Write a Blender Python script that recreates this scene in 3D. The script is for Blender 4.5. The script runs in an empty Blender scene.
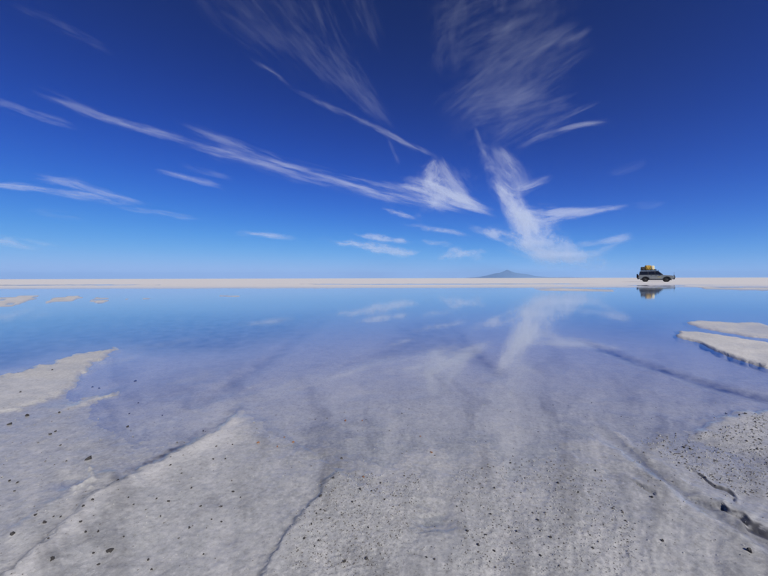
import bpy, bmesh, math, random
import numpy as np
from mathutils import Vector, Matrix

R = math.radians
random.seed(7)
sc = bpy.context.scene
COL = sc.collection

# ------------------------------------------------------------------ camera
F = 345.0            # focal length in pixels of the 768 wide photograph
CX, YH = 384.0, 278.3
H = 0.74             # eye height above the water
cam_d = bpy.data.cameras.new('camera')
cam = bpy.data.objects.new('camera', cam_d)
COL.objects.link(cam)
cam.location = (0, 0, H)
cam.rotation_euler = (R(90), R(0.13), 0)
cam_d.sensor_width = 36.0
cam_d.lens = 36.0 * F / 768.0
cam_d.shift_y = -(288.0 - YH) / 768.0
cam_d.clip_start = 0.02
cam_d.clip_end = 600000
sc.camera = cam

# ------------------------------------------------------------------ sky and sun
SUN_EL, SUN_AZ = 38.0, 146.0      # azimuth clockwise from the view direction
world = bpy.data.worlds.new('World')
sc.world = world
world.use_nodes = True
wn, wl = world.node_tree.nodes, world.node_tree.links
wn.clear()
sky = wn.new('ShaderNodeTexSky')
sky.sky_type = 'NISHITA'
sky.sun_disc = False
sky.sun_elevation = R(SUN_EL)
sky.sun_rotation = R(SUN_AZ)
sky.altitude = 3650
sky.air_density = 0.5
sky.dust_density = 0.25
sky.ozone_density = 3.0
# the thin, deep blue air of a high plateau: one tone curve for the whole sky
sep = wn.new('ShaderNodeSeparateColor'); comb = wn.new('ShaderNodeCombineColor')
wl.new(sky.outputs[0], sep.inputs[0])
def wmath(op, a, b):
    x = wn.new('ShaderNodeMath'); x.operation = op
    for k, q in enumerate((a, b)):
        if isinstance(q, (int, float)): x.inputs[k].default_value = q
        else: wl.new(q, x.inputs[k])
    return x.outputs[0]
for ch, (g_, k_, top) in enumerate(((2.4, 5.2, .62), (2.1, 6.6, .60), (2.3, 20.5, .86))):
    v_ = wmath('MULTIPLY', wmath('POWER', wmath('MULTIPLY', sep.outputs[ch], .1), g_), k_)
    v_ = wmath('DIVIDE', v_, wmath('ADD', wmath('DIVIDE', v_, top), 1.0))
    wl.new(wmath('MULTIPLY', v_, 10.0), comb.inputs[ch])
bg = wn.new('ShaderNodeBackground')
bg.inputs['Strength'].default_value = 0.10
wo = wn.new('ShaderNodeOutputWorld')
wl.new(comb.outputs[0], bg.inputs['Color'])
wl.new(bg.outputs[0], wo.inputs['Surface'])

sun_d = bpy.data.lights.new('sun', 'SUN')
sun_d.energy = 4.2
sun_d.angle = R(0.53)
sun_d.color = (1.0, 0.955, 0.88)
sun = bpy.data.objects.new('sun', sun_d)
COL.objects.link(sun)
sd = Vector((math.sin(R(SUN_AZ)) * math.cos(R(SUN_EL)), math.cos(R(SUN_AZ)) * math.cos(R(SUN_EL)), math.sin(R(SUN_EL))))
sun.rotation_euler = sd.to_track_quat('Z', 'Y').to_euler()
sun.location = (20, -20, 40)

vs = sc.view_settings
vs.view_transform = 'Standard'
vs.look = 'None'
vs.exposure = 0.0
vs.gamma = 1.0
vs.use_curve_mapping = False
sc.render.engine = 'CYCLES'
cy = sc.cycles
cy.use_denoising = True
cy.max_bounces = 6
cy.diffuse_bounces = 2
cy.glossy_bounces = 3
cy.transmission_bounces = 3
cy.volume_bounces = 2
cy.transparent_max_bounces = 24
cy.caustics_reflective = False
cy.caustics_refractive = False

# ------------------------------------------------------------------ helpers
def tag(o, label=None, cat=None, group=None, kind=None):
    if label: o['label'] = label
    if cat: o['category'] = cat
    if group: o['group'] = group
    if kind: o['kind'] = kind
    return o

def mesh_np(name, co, faces, mat, smooth=True, parent=None, attrs=None, uv=None):
    me = bpy.data.meshes.new(name)
    nv, nf = len(co), len(faces)
    k = faces.shape[1]
    me.vertices.add(nv)
    me.vertices.foreach_set('co', np.asarray(co, np.float32).ravel())
    me.loops.add(nf * k)
    me.loops.foreach_set('vertex_index', np.asarray(faces, np.int32).ravel())
    me.polygons.add(nf)
    me.polygons.foreach_set('loop_start', np.arange(0, nf * k, k, dtype=np.int32))
    me.polygons.foreach_set('use_smooth', np.full(nf, smooth))
    me.update(calc_edges=True)
    for an, av in (attrs or {}).items():
        a = me.attributes.new(an, 'FLOAT', 'POINT')
        a.data.foreach_set('value', np.asarray(av, np.float32).ravel())
    if uv is not None:
        l = me.uv_layers.new(name='UVMap')
        l.data.foreach_set('uv', np.asarray(uv[np.asarray(faces).ravel()], np.float32).ravel())
    me.materials.append(mat)
    o = bpy.data.objects.new(name, me)
    COL.objects.link(o)
    o.parent = parent
    return o

def bm_obj(name, bm, mat, parent=None, smooth=False):
    me = bpy.data.meshes.new(name)
    bmesh.ops.recalc_face_normals(bm, faces=bm.faces)
    bm.to_mesh(me)
    bm.free()
    if smooth:
        me.polygons.foreach_set('use_smooth', [True] * len(me.polygons))
    me.materials.append(mat)
    o = bpy.data.objects.new(name, me)
    COL.objects.link(o)
    o.parent = parent
    return o

def empty(name, loc=(0, 0, 0)):
    o = bpy.data.objects.new(name, None)
    o.location = loc
    COL.objects.link(o)
    return o

def nodes_of(name):
    m = bpy.data.materials.new(name)
    m.use_nodes = True
    n, l = m.node_tree.nodes, m.node_tree.links
    return m, n, l, n['Principled BSDF'], n['Material Output']

def simple_mat(name, col, rough=0.5, metal=0.0, var=0.12, scale=8.0, coat=0.0, bump=0.0):
    m, n, l, p, out = nodes_of(name)
    tc = n.new('ShaderNodeTexCoord')
    nz = n.new('ShaderNodeTexNoise')
    nz.inputs['Scale'].default_value = scale
    nz.inputs['Detail'].default_value = 4
    l.new(tc.outputs['Object'], nz.inputs['Vector'])
    mx = n.new('ShaderNodeMix')
    mx.data_type = 'RGBA'
    mx.inputs[6].default_value = (*[c * (1 - var) for c in col], 1)
    mx.inputs[7].default_value = (*[min(1, c * (1 + var)) for c in col], 1)
    l.new(nz.outputs['Fac'], mx.inputs[0])
    l.new(mx.outputs[2], p.inputs['Base Color'])
    p.inputs['Roughness'].default_value = rough
    p.inputs['Metallic'].default_value = metal
    p.inputs['Coat Weight'].default_value = coat
    if bump:
        b = n.new('ShaderNodeBump')
        b.inputs['Strength'].default_value = 0.6
        b.inputs['Distance'].default_value = bump
        l.new(nz.outputs['Fac'], b.inputs['Height'])
        l.new(b.outputs[0], p.inputs['Normal'])
    return m

# vectorised gradient noise
def _hash(ix, iy, s):
    h = (ix.astype(np.int64) * 374761393 + iy.astype(np.int64) * 668265263 + s * 1442695041) & 0xffffffff
    h = ((h ^ (h >> 13)) * 1274126177) & 0xffffffff
    return (h ^ (h >> 16)) & 0xffffffff

def gnoise(x, y, s=0):
    x0, y0 = np.floor(x), np.floor(y)
    fx, fy = x - x0, y - y0
    u = fx * fx * fx * (fx * (fx * 6 - 15) + 10)
    v = fy * fy * fy * (fy * (fy * 6 - 15) + 10)
    r = 0
    for i in (0, 1):
        for j in (0, 1):
            a = _hash(x0 + i, y0 + j, s) / 4294967296.0 * 2 * math.pi
            d = np.cos(a) * (fx - i) + np.sin(a) * (fy - j)
            r = r + d * (u if i else 1 - u) * (v if j else 1 - v)
    return r * 1.4

def fbm(x, y, s=0, o=4, g=0.5):
    t, a = 0, 1.0
    for k in range(o):
        t = t + a * gnoise(x * 2 ** k + 17.3 * k, y * 2 ** k - 9.1 * k, s + k)
        a *= g
    return t

def sstep(a, b, x):
    t = np.clip((x - a) / (b - a), 0, 1)
    return t * t * (3 - 2 * t)

def seg_dist(px, py, pts, ys=1.0):
    """distance to a polyline, its signed side (positive on the right hand of travel) and the travelled fraction"""
    best = np.full(px.shape, 1e9); side = np.zeros(px.shape); frac = np.zeros(px.shape)
    P = np.array(pts, float)
    L = np.r_[0, np.cumsum(np.hypot(np.diff(P[:, 0]), np.diff(P[:, 1])))]
    for i in range(len(P) - 1):
        ax, ay = P[i, 0], P[i, 1] * ys
        bx, by = P[i + 1, 0], P[i + 1, 1] * ys
        dx, dy = bx - ax, by - ay
        t = np.clip(((px - ax) * dx + (py * ys - ay) * dy) / (dx * dx + dy * dy), 0, 1)
        d = np.hypot(px - ax - t * dx, py * ys - ay - t * dy)
        c = dx * (py * ys - ay) - dy * (px - ax)
        m = d < best
        best = np.where(m, d, best); side = np.where(m, np.sign(c), side)
        frac = np.where(m, (L[i] + t * (L[i + 1] - L[i])) / L[-1], frac)
    return best, side, frac

def poly_sd(px, py, pts, ys=1.0):
    """signed distance to a closed polygon, positive inside"""
    d, _, _ = seg_dist(px, py, list(pts) + [pts[0]], ys)
    ins = np.zeros(px.shape, bool)
    n = len(pts)
    for i in range(n):
        x1, y1 = pts[i]; x2, y2 = pts[(i + 1) % n]
        c = ((y1 > py) != (y2 > py))
        with np.errstate(divide='ignore', invalid='ignore'):
            xi = (x2 - x1) * (py - y1) / (y2 - y1 if y2 != y1 else 1e-9) + x1
        ins ^= (c & (px < xi))
    return np.where(ins, d, -d)

# ------------------------------------------------------------------ materials of the setting
def salt_material():
    m, n, l, p, out = nodes_of('salt')
    geo = n.new('ShaderNodeNewGeometry')
    def attr(nm):
        a = n.new('ShaderNodeAttribute'); a.attribute_name = nm
        return a.outputs['Fac']
    def noise(scale, detail=5, rough=0.55):
        z = n.new('ShaderNodeTexNoise')
        z.inputs['Scale'].default_value = scale
        z.inputs['Detail'].default_value = detail
        z.inputs['Roughness'].default_value = rough
        l.new(geo.outputs['Position'], z.inputs['Vector'])
        return z.outputs['Fac']
    def mix(f, a, b):
        x = n.new('ShaderNodeMix'); x.data_type = 'RGBA'
        l.new(f, x.inputs[0])
        for k, v in ((6, a), (7, b)):
            if isinstance(v, tuple): x.inputs[k].default_value = (*v, 1)
            else: l.new(v, x.inputs[k])
        return x.outputs[2]
    def ramp(f, a, b):
        r = n.new('ShaderNodeMapRange'); r.interpolation_type = 'SMOOTHSTEP'
        r.inputs[1].default_value = a; r.inputs[2].default_value = b
        l.new(f, r.inputs[0])
        return r.outputs[0]
    n1 = noise(3.0); n2 = noise(22, 6, 0.6); n3 = noise(230, 5, 0.75); n4 = noise(7.5, 7, 0.66); n5 = noise(70, 5, 0.7)
    damp = mix(n1, (0.30, 0.308, 0.303), (0.40, 0.404, 0.392))
    damp = mix(ramp(n2, 0.35, 0.7), damp, (0.43, 0.428, 0.408))
    # drifts of fine grey mud and whiter efflorescence
    f1 = n.new('ShaderNodeMath'); f1.operation = 'MULTIPLY'; l.new(ramp(n4, 0.50, 0.68), f1.inputs[0]); f1.inputs[1].default_value = .5
    damp = mix(f1.outputs[0], damp, (0.235, 0.235, 0.228))
    f2 = n.new('ShaderNodeMath'); f2.operation = 'MULTIPLY'; l.new(ramp(n5, 0.50, 0.66), f2.inputs[0]); f2.inputs[1].default_value = .6
    damp = mix(f2.outputs[0], damp, (0.56, 0.55, 0.53))
    f3 = n.new('ShaderNodeMath'); f3.operation = 'MULTIPLY'; l.new(ramp(n5, 0.47, 0.34), f3.inputs[0]); f3.inputs[1].default_value = .55
    damp = mix(f3.outputs[0], damp, (0.22, 0.215, 0.20))
    dry = mix(n2, (0.66, 0.635, 0.585), (0.84, 0.81, 0.75))
    dry = mix(f3.outputs[0], dry, (0.48, 0.45, 0.41))
    c = mix(attr('dry'), damp, dry)
    # fine grey and brown grains in the salt
    g = n.new('ShaderNodeMath'); g.operation = 'MULTIPLY'
    l.new(ramp(n3, 0.54, 0.66), g.inputs[0]); l.new(attr('grit'), g.inputs[1])
    c = mix(g.outputs[0], c, (0.12, 0.11, 0.10))
    c = mix(attr('silt_shade'), c, (0.075, 0.075, 0.08))  # real silt, plus shade painted in cracks and along broken edges
    l.new(c, p.inputs['Base Color'])
    rr = n.new('ShaderNodeMapRange')
    rr.inputs[3].default_value = 0.85; rr.inputs[4].default_value = 0.45
    l.new(attr('wet'), rr.inputs[0]); l.new(rr.outputs[0], p.inputs['Roughness'])
    p.inputs['Specular IOR Level'].default_value = 0.25
    l.new(attr('wet'), p.inputs['Coat Weight'])
    p.inputs['Coat IOR'].default_value = 1.36
    p.inputs['Coat Roughness'].default_value = 0.16
    # fine relief: crystals and pocks
    s = n.new('ShaderNodeMath'); s.operation = 'MULTIPLY_ADD'
    l.new(n3, s.inputs[0]); s.inputs[1].default_value = 0.30; l.new(n2, s.inputs[2])
    s2 = n.new('ShaderNodeMath'); s2.operation = 'MULTIPLY_ADD'; l.new(n5, s2.inputs[0]); s2.inputs[1].default_value = 0.9; l.new(s.outputs[0], s2.inputs[2]); s = s2
    b = n.new('ShaderNodeBump'); b.inputs['Distance'].default_value = 0.006
    bs = n.new('ShaderNodeMapRange')
    bs.inputs[3].default_value = 0.42; bs.inputs[4].default_value = 0.07
    l.new(attr('wet'), bs.inputs[0]); l.new(bs.outputs[0], b.inputs['Strength'])
    l.new(s.outputs[0], b.inputs['Height']); l.new(b.outputs[0], p.inputs['Normal'])
    cb = n.new('ShaderNodeBump'); cb.inputs['Distance'].default_value = 0.004; cb.inputs['Strength'].default_value = 0.12
    l.new(n2, cb.inputs['Height']); l.new(cb.outputs[0], p.inputs['Coat Normal'])
    return m

def water_material():
    m, n, l, p, out = nodes_of('brine')
    n.remove(p)
    tr = n.new('ShaderNodeBsdfTransparent'); tr.inputs[0].default_value = (0.965, 0.98, 0.995, 1)
    gl = n.new('ShaderNodeBsdfGlossy'); gl.inputs['Roughness'].default_value = 0.04
    gl.inputs[0].default_value = (1, 1, 1, 1)
    geo = n.new('ShaderNodeNewGeometry')
    # Fresnel for brine (index about 1.38), the same from above and below
    dt = n.new('ShaderNodeVectorMath'); dt.operation = 'DOT_PRODUCT'
    l.new(geo.outputs['Incoming'], dt.inputs[0]); l.new(geo.outputs['Normal'], dt.inputs[1])
    def mth(op, *v):
        x = n.new('ShaderNodeMath'); x.operation = op
        for k, q in enumerate(v):
            if isinstance(q, (int, float)): x.inputs[k].default_value = q
            else: l.new(q, x.inputs[k])
        return x.outputs[0]
    fres = mth('MULTIPLY_ADD', mth('POWER', mth('SUBTRACT', 1.0, mth('ABSOLUTE', dt.outputs['Value'])), 5.0), .9745, .0255)
    nz = n.new('ShaderNodeTexNoise'); nz.inputs['Scale'].default_value = 1.6; nz.inputs['Detail'].default_value = 3
    l.new(geo.outputs['Position'], nz.inputs['Vector'])
    b = n.new('ShaderNodeBump'); b.inputs['Distance'].default_value = 0.002; b.inputs['Strength'].default_value = 0.35
    l.new(nz.outputs['Fac'], b.inputs['Height'])
    l.new(b.outputs[0], gl.inputs['Normal'])
    mx = n.new('ShaderNodeMixShader')
    l.new(fres, mx.inputs[0]); l.new(tr.outputs[0], mx.inputs[1]); l.new(gl.outputs[0], mx.inputs[2])
    l.new(mx.outputs[0], out.inputs['Surface'])
    return m

SALT, WATER = salt_material(), water_material()

# ------------------------------------------------------------------ the salt flat: one polar sheet to the horizon
APEX = 1.2
ang = np.r_[np.linspace(-180, -56, 40)[:-1], np.arange(-56, 56.001, 0.08), np.linspace(56, 180, 40)[1:-1]]
pyr = np.r_[np.arange(700, 286, -1.05), np.arange(286, 279.4, -0.35)]
Yr = 255.0 / (pyr - YH)
near = np.linspace(0.04, Yr[0] + APEX, 26)[:-1]
far = np.geomspace(Yr[-1] * 1.15, 112000, 26)
rad = np.r_[near, Yr + APEX, far + APEX]
A, RR = np.meshgrid(R(1) * ang, rad)
X = (RR * np.sin(A)).astype(np.float64)
Y = (RR * np.cos(A) - APEX).astype(np.float64)
PX = np.full(X.shape, -9999.0); PY = np.full(X.shape, 2000.0)
fw = Y > 0.25
PX[fw] = CX + F * X[fw] / Y[fw]
PY[fw] = YH + F * H / Y[fw]

# ragged copies of the coordinates, the wobble in metres turned to the local scale
Yc = np.clip(Y, 0.4, 400)
wob = fbm(X / (0.10 * Yc + .02), np.log(Yc) * 12, 3, 4)
wob2 = fbm(X / (0.03 * Yc + .01), np.log(Yc) * 40, 9, 3)
PXw = PX + 5.0 * wob + 1.5 * wob2
PYw = PY + (PY - YH) * 0.018 * wob2 + (PY - YH) * 0.02 * wob

yk = [279, 285, 287.2, 288.6, 292, 300, 330, 360, 400, 430, 455, 500, 576, 800, 2001]
zk = [.03, .018, .008, -.004, -.018, -.022, -.024, -.019, -.009, -.003, .0002, .005, .012, .012, .012]
Z = np.interp(PYw, yk, zk)
dry = np.interp(PYw, [284, 287.5, 289, 500, 800], [1, .85, 0.1, 0.05, 0.1])
silt_shade = np.zeros_like(Z)
grit = np.full_like(Z, 0.28)

# gentle undulation of the bed and of the damp foreground
und = fbm(X * 1.3, Y * 1.3, 21, 4)
und2 = fbm(X * 6, Y * 6, 31, 4)
k_near = sstep(300, 420, PY)
Z += (0.005 * und + 0.0022 * und2) * (0.3 + 0.7 * k_near)
Z += np.where(PY < 286, 0.012 * fbm(X * .05, Y * .05, 41, 4), 0)

# streaks drawn out by the run-off towards the water
stx = np.where(fw, X / np.clip(Y, .3, 50), 0)
strk = fbm(stx * 7 + 0.4 * und, np.log(Yc) * 1.6 + 3, 51, 5, 0.55)
Z += 0.0035 * strk * k_near
silt_shade += 0.30 * sstep(0.1, 0.7, strk) * k_near
dry += 0.16 * sstep(0.1, 0.6, -strk) * k_near

def bank(pts, h, soft, ys=3.0, dry_lit_v=.7, wobk=1.0, lip=0.0):
    global Z, dry, silt_shade
    qx = PX + (PXw - PX) * wobk; qy = PY + (PYw - PY) * wobk
    s = poly_sd(qx, qy, pts, ys)
    m = sstep(-soft * .3, soft, s)
    Z = Z * (1 - m) + np.maximum(Z, h * (0.75 + 0.25 * np.clip(wob + .5, 0, 1.3)) + 0.15 * h * und2) * m
    dry = dry * (1 - m) + np.maximum(dry, dry_lit_v * (0.8 + 0.25 * wob)) * m
    silt_shade *= (1 - m)
    return m

# low bars in the far water
bars = [
    [(-40, 295), (20, 294.2), (43, 294.2), (41, 296.5), (14, 306), (-40, 307)],
    [(40, 303), (56, 295.3), (80, 295), (84, 297), (70, 301)],
    [(88, 301), (94, 295.8), (111, 297.5), (112, 300), (101, 303.6)],
    [(115, 297.4), (128, 297.8), (131, 299.8), (118, 300)],
    [(140, 297.4), (158, 297.6), (160, 299.4), (143, 299.6)],
    [(216, 294.6), (242, 295), (240, 296.8), (220, 296.8)],
    [(526, 289.3), (560, 288.8), (618, 290.2), (612, 292.4), (575, 292.2), (540, 291)],
    [(690, 286), (720, 288.5), (800, 288), (800, 292.5), (740, 291.4), (705, 290.2)],
]
bar_m = np.zeros_like(Z)
for b in bars:
    bar_m = np.maximum(bar_m, bank(b, 0.026, 4.0, 4.0, 0.75, 0.6))
lead = sstep(.22, .45, fbm(X * .22 + 5, Y * 1.1, 83, 3)) * (bar_m > 0) * (PX < 300)
Z = Z * (1 - lead) - .004 * lead
dry *= 1 - .75 * lead
# narrow pools left on the far shore
for pl in ([(628, 286.1), (646, 285.8), (650, 286.4), (676, 286.1), (690, 286.4), (676, 287.0), (645, 286.9)],
           [(300, 284.0), (560, 284.1), (600, 284.6), (420, 284.8), (320, 284.5)],
           [(-60, 284.2), (90, 284.0), (160, 284.5), (20, 284.9), (-60, 285.2)]):
    s = poly_sd(PX, PYw, pl, 6.0)
    m = sstep(-1.5, 1.0, s)
    Z = Z * (1 - m) - 0.006 * m
    dry *= 1 - .6 * m

# deep, silty hollow of the far left water, the mid shoal and the wheel ruts under water
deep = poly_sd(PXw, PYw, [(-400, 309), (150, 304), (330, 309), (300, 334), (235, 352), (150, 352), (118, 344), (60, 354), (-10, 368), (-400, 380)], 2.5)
m = sstep(-10, 34, deep); Z -= .014 * m; silt_shade += 0.62 * m
m = sstep(-10, 40, poly_sd(PXw, PYw, [(560, 300), (1100, 296), (1100, 318), (700, 317), (672, 332), (690, 345), (600, 338), (545, 320)], 2.5)); Z -= .008 * m; silt_shade += 0.42 * m
m = sstep(-6, 18, poly_sd(PXw, PYw, [(395, 322), (440, 314), (470, 340), (496, 366), (478, 366), (430, 352), (330, 368), (380, 342)], 2.0)); Z -= .008 * m; silt_shade += 0.38 * m
m = sstep(-6, 20, poly_sd(PXw, PYw, [(330, 312), (262, 352), (205, 392), (180, 398), (118, 398), (150, 372), (236, 352)], 2.0)); silt_shade += 0.2 * m

def rut(pts, w, depth, silt_shade_v, ys=1.6, edge=0.35):
    global Z, silt_shade
    d, sd_, fr_ = seg_dist(PX + .3 * (PXw - PX), PY + .3 * (PYw - PY), pts, ys)
    w_ = w * (0.55 + 0.6 * fr_) * (1 + .45 * wob)
    k = np.exp(-(d / w_) ** 2) * sstep(0, .12, fr_)
    e = np.exp(-((d - 1.9 * w_) / (w_ * .8)) ** 2) * sstep(0, .12, fr_)
    Z -= depth * k; Z += edge * depth * e
    silt_shade += silt_shade_v * k * (1 + .6 * np.clip(wob2, -1, 1))
rut([(566, 334), (600, 347), (640, 362), (680, 375), (720, 388), (790, 405), (860, 425)], 6.0, .012, 0.75)
rut([(345, 304), (300, 334), (262, 362), (205, 400)], 8.0, .006, 0.22)
rut([(440, 312), (468, 342), (496, 372)], 7.0, .006, 0.30)
rut([(585, 420), (625, 450), (660, 478), (700, 506), (760, 545), (840, 590)], 8.0, .007, 0.25)
rut([(520, 300), (540, 325), (560, 365)], 6.0, .004, 0.12)

# near banks
left_bank = [(-500, 470), (-300, 430), (-60, 392), (0, 376), (27, 370), (67, 357), (100, 349), (118, 346.5), (123, 350), (108, 361), (92, 371), (80, 384), (70, 396), (20, 415), (-60, 430), (-300, 500)]
mL = bank([(x, y - 2.5) for x, y in left_bank], 0.018, 11, 2.0, 0.36)
bank([(52, 409), (78, 399), (118, 388), (121, 391), (100, 401), (70, 411)], 0.010, 6, 2.0, 0.30)
bank([(-300, 420), (0, 388), (60, 380), (92, 388), (112, 398), (105, 415), (118, 425), (132, 450), (120, 480), (60, 520), (-20, 560), (-300, 560)], 0.007, 48, 1.4, 0.08)
right_a = [(695, 319.5), (720, 320.8), (736, 322.3), (759, 322), (772, 326), (900, 336), (1100, 345), (1100, 380), (900, 356), (768, 341), (744, 338.5), (718, 334), (700, 330.5), (690, 327), (684, 323)]
right_b = [(674, 330.5), (692, 330.8), (712, 333.5), (732, 337.0), (768, 343), (900, 362), (1100, 392), (1100, 440), (860, 388), (768, 370), (742, 362.5), (718, 354), (709, 349.5), (696, 343.5), (677, 339)]
mA = bank(right_a, 0.015, 7, 2.5, 0.58, .8)
mB = bank(right_b, 0.019, 4.5, 2.5, 0.66, .8)
# the broken edge of the lower crust, its undercut shade painted dark
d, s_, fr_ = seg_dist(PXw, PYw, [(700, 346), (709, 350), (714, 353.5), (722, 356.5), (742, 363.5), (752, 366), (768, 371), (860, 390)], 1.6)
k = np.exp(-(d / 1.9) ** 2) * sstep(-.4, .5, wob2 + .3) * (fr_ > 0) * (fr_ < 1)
silt_shade += 0.8 * k; Z -= .010 * k
bank([(716, 378), (768, 374), (900, 380), (900, 410), (768, 398), (735, 388)], -0.0025, 20, 2.0, 0.3)
bank([(700, 420), (730, 410), (800, 408), (1000, 430), (1000, 520), (800, 470), (740, 455), (690, 440)], 0.010, 16, 1.5, 0.15)

# ridges and small scarps of the foreground
def scarp(pts, h, w, L, silt_shade_v, dry_lit_v=0.0, ys=1.2):
    """ground steps up on the right hand side of travel and falls away again over L pixels"""
    global Z, silt_shade, dry
    d, s, fr_ = seg_dist(PX + .5 * (PXw - PX), PY + .5 * (PYw - PY), pts, ys)
    d = d * s
    ends = sstep(0, .12, fr_) * sstep(1, .9, fr_)
    prof = sstep(-w, w * .35, d) * np.exp(-np.clip(d, 0, None) / L) * ends
    Z += h * prof
    silt_shade += silt_shade_v * np.exp(-((d + w * .7) / (w * .9)) ** 2) * ends * (0.6 + 0.8 * np.clip(wob2 + .3, 0, 1))
    dry += dry_lit_v * np.exp(-((d - w * .8) / (w * 1.6)) ** 2) * ends
ridge = [(254, 396), (244, 404), (225, 426), (192, 446), (150, 468), (118, 486), (86, 506), (70, 524), (40, 555), (0, 590), (-40, 630)]
scarp(ridge[::-1], 0.018, 7, 60, 0.38, 0.32)  # ridge's shaded face and sunlit crest are painted into the colour
scarp([(252, 640), (262, 580), (269, 566), (300, 520), (330, 482), (345, 466)], 0.009, 5, 80, 0.32, 0.06)
scarp([(0, 545), (30, 520), (70, 492), (120, 470)], 0.006, 8, 40, 0.12, 0.0)
scarp([(130, 478), (155, 462), (188, 446)], -0.006, 5, 16, 0.35, 0.0)
# footprint-like hollow painted shaded, its broken rim painted sunlit
g = np.exp(-(((PX - 70) / 16) ** 2 + ((PY - 483) / 7) ** 2)); Z -= .008 * g; silt_shade += .16 * g * (0.5 + np.clip(wob2, 0, 1))
d, s_, fr_ = seg_dist(PXw, PYw, [(93, 474), (93, 482), (86, 489), (76, 492)], 1.2); k = np.exp(-(d / 3.2) ** 2); Z += .010 * k; dry += .35 * k
g = np.exp(-(((PXw - 430) / 22) ** 2 + ((PYw - 524) / 13) ** 2)); Z -= .011 * g; silt_shade += .24 * g
g = np.exp(-(((PXw - 415) / 10) ** 2 + ((PYw - 566) / 10) ** 2)); silt_shade += .14 * g
g = np.exp(-(((PXw - 250) / 18) ** 2 + ((PYw - 553) / 14) ** 2)); silt_shade += .10 * g
# cracks in the crust
crack_shade = np.zeros_like(Z)
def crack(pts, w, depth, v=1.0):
    global Z, crack_shade
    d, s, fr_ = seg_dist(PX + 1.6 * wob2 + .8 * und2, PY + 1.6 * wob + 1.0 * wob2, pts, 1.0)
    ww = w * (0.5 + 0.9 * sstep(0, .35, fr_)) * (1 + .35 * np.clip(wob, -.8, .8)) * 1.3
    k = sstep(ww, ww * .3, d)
    Z -= depth * k; crack_shade = np.maximum(crack_shade, v * sstep(ww * 1.25, ww * .7, d) * sstep(-.75, -.1, wob2 + .5 * und2))  # shade of the crack put into the colour, wider than the groove
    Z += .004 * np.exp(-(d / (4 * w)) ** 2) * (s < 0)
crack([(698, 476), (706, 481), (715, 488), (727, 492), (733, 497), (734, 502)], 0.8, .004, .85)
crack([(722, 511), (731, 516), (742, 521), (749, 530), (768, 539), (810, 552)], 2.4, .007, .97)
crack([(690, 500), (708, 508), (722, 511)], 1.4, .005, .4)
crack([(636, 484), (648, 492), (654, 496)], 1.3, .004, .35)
g = sstep(-14, 22, poly_sd(PXw, PYw, [(700, 545), (760, 545), (900, 560), (900, 640), (720, 600)], 1)); silt_shade += .18 * g

# gritty ground
for pl, v in (([(333, 478), (380, 470), (440, 462), (460, 500), (420, 540), (400, 600), (262, 620), (290, 540)], .9),
              ([(450, 470), (540, 455), (600, 475), (640, 540), (700, 640), (430, 640), (470, 520)], .75),
              ([(640, 440), (700, 436), (800, 410), (900, 470), (820, 520), (700, 480)], .7)):
    m = sstep(-18, 24, poly_sd(PXw, PYw, pl, 1)); grit = np.maximum(grit, v * m)
    Z += .0011 * m * fbm(X * 90, Y * 90, 61, 3) * (PY > 400)
Z += .0008 * fbm(X * 45, Y * 45, 71, 3) * sstep(350, 450, PY)
# land all round the pool: behind the camera and out to the sides
side = sstep(30, 60, np.abs(X)) * (Y < 60)
Z = Z * (1 - side) + .02 * side
dry = np.maximum(dry, side * .8)
dry += 0.08 * sstep(.001, .012, Z) * (PY > 340) + 0.22 * sstep(-.001, -.006, Z) * sstep(300, 360, PY)
silt_shade = np.clip(np.maximum(silt_shade * (0.85 + 0.5 * und2), crack_shade), 0, .95)
dry = np.clip(dry, 0, 1)
wet = np.clip(1 - sstep(0.0, 0.018, Z), 0, 1) * (PY > 283) * (1 - .6 * dry)
wet = np.maximum(wet, .25 * (PY > 380) * (1 - dry))

nr, nc = X.shape
co = np.stack([X, Y, Z], -1).reshape(-1, 3)
ii, jj = np.meshgrid(np.arange(nr - 1), np.arange(nc), indexing='ij')
j2 = (jj + 1) % nc
quads = np.stack([ii * nc + jj, (ii + 1) * nc + jj, (ii + 1) * nc + j2, ii * nc + j2], -1).reshape(-1, 4)[:, ::-1]

def zone_of(mask):
    return (mask.ravel()[quads] > .5).sum(1) >= 3
pyq, pxq = PY.ravel()[quads].mean(1), PX.ravel()[quads].mean(1)
zone = np.zeros(len(quads), int)
zone[zone_of(mA) ] = 1
zone[zone_of(mB)] = 2
zone[zone_of(mL) & (zone == 0)] = 3
zone[zone_of(bar_m) & (zone == 0) & (pxq < 270)] = 4
zone[zone_of(bar_m) & (zone == 0) & (pxq >= 270)] = 5
zone[(pyq < 287.2) & (zone == 0)] = 6
names = [('ground', 'damp grey salt crust with run-off streaks and dark grit', 'salt flat'),
         ('salt_bank', 'pale upper salt bank at the water edge behind the broken crust', 'salt bank'),
         ('salt_bank', 'raised pale salt bank with dark broken undercut edge in the water', 'salt bank'),
         ('salt_bank', 'long grey salt bank tapering to a tip in the shallow water', 'salt bank'),
         ('salt_bar', 'low broken salt bars across the blue water before the far shore', 'salt bar'),
         ('salt_bar', 'thin pale salt bars in the water near the parked car', 'salt bar'),
         ('salt_plain', 'bright white dry salt plain running out to the horizon', 'salt plain')]
att = {'dry': dry.ravel(), 'silt_shade': silt_shade.ravel(), 'grit': grit.ravel(), 'wet': wet.ravel()}
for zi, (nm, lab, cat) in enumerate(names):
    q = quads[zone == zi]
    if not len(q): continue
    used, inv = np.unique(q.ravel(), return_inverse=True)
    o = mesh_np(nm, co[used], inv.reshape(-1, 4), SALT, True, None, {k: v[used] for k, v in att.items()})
    tag(o, lab, cat, kind='structure')

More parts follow.
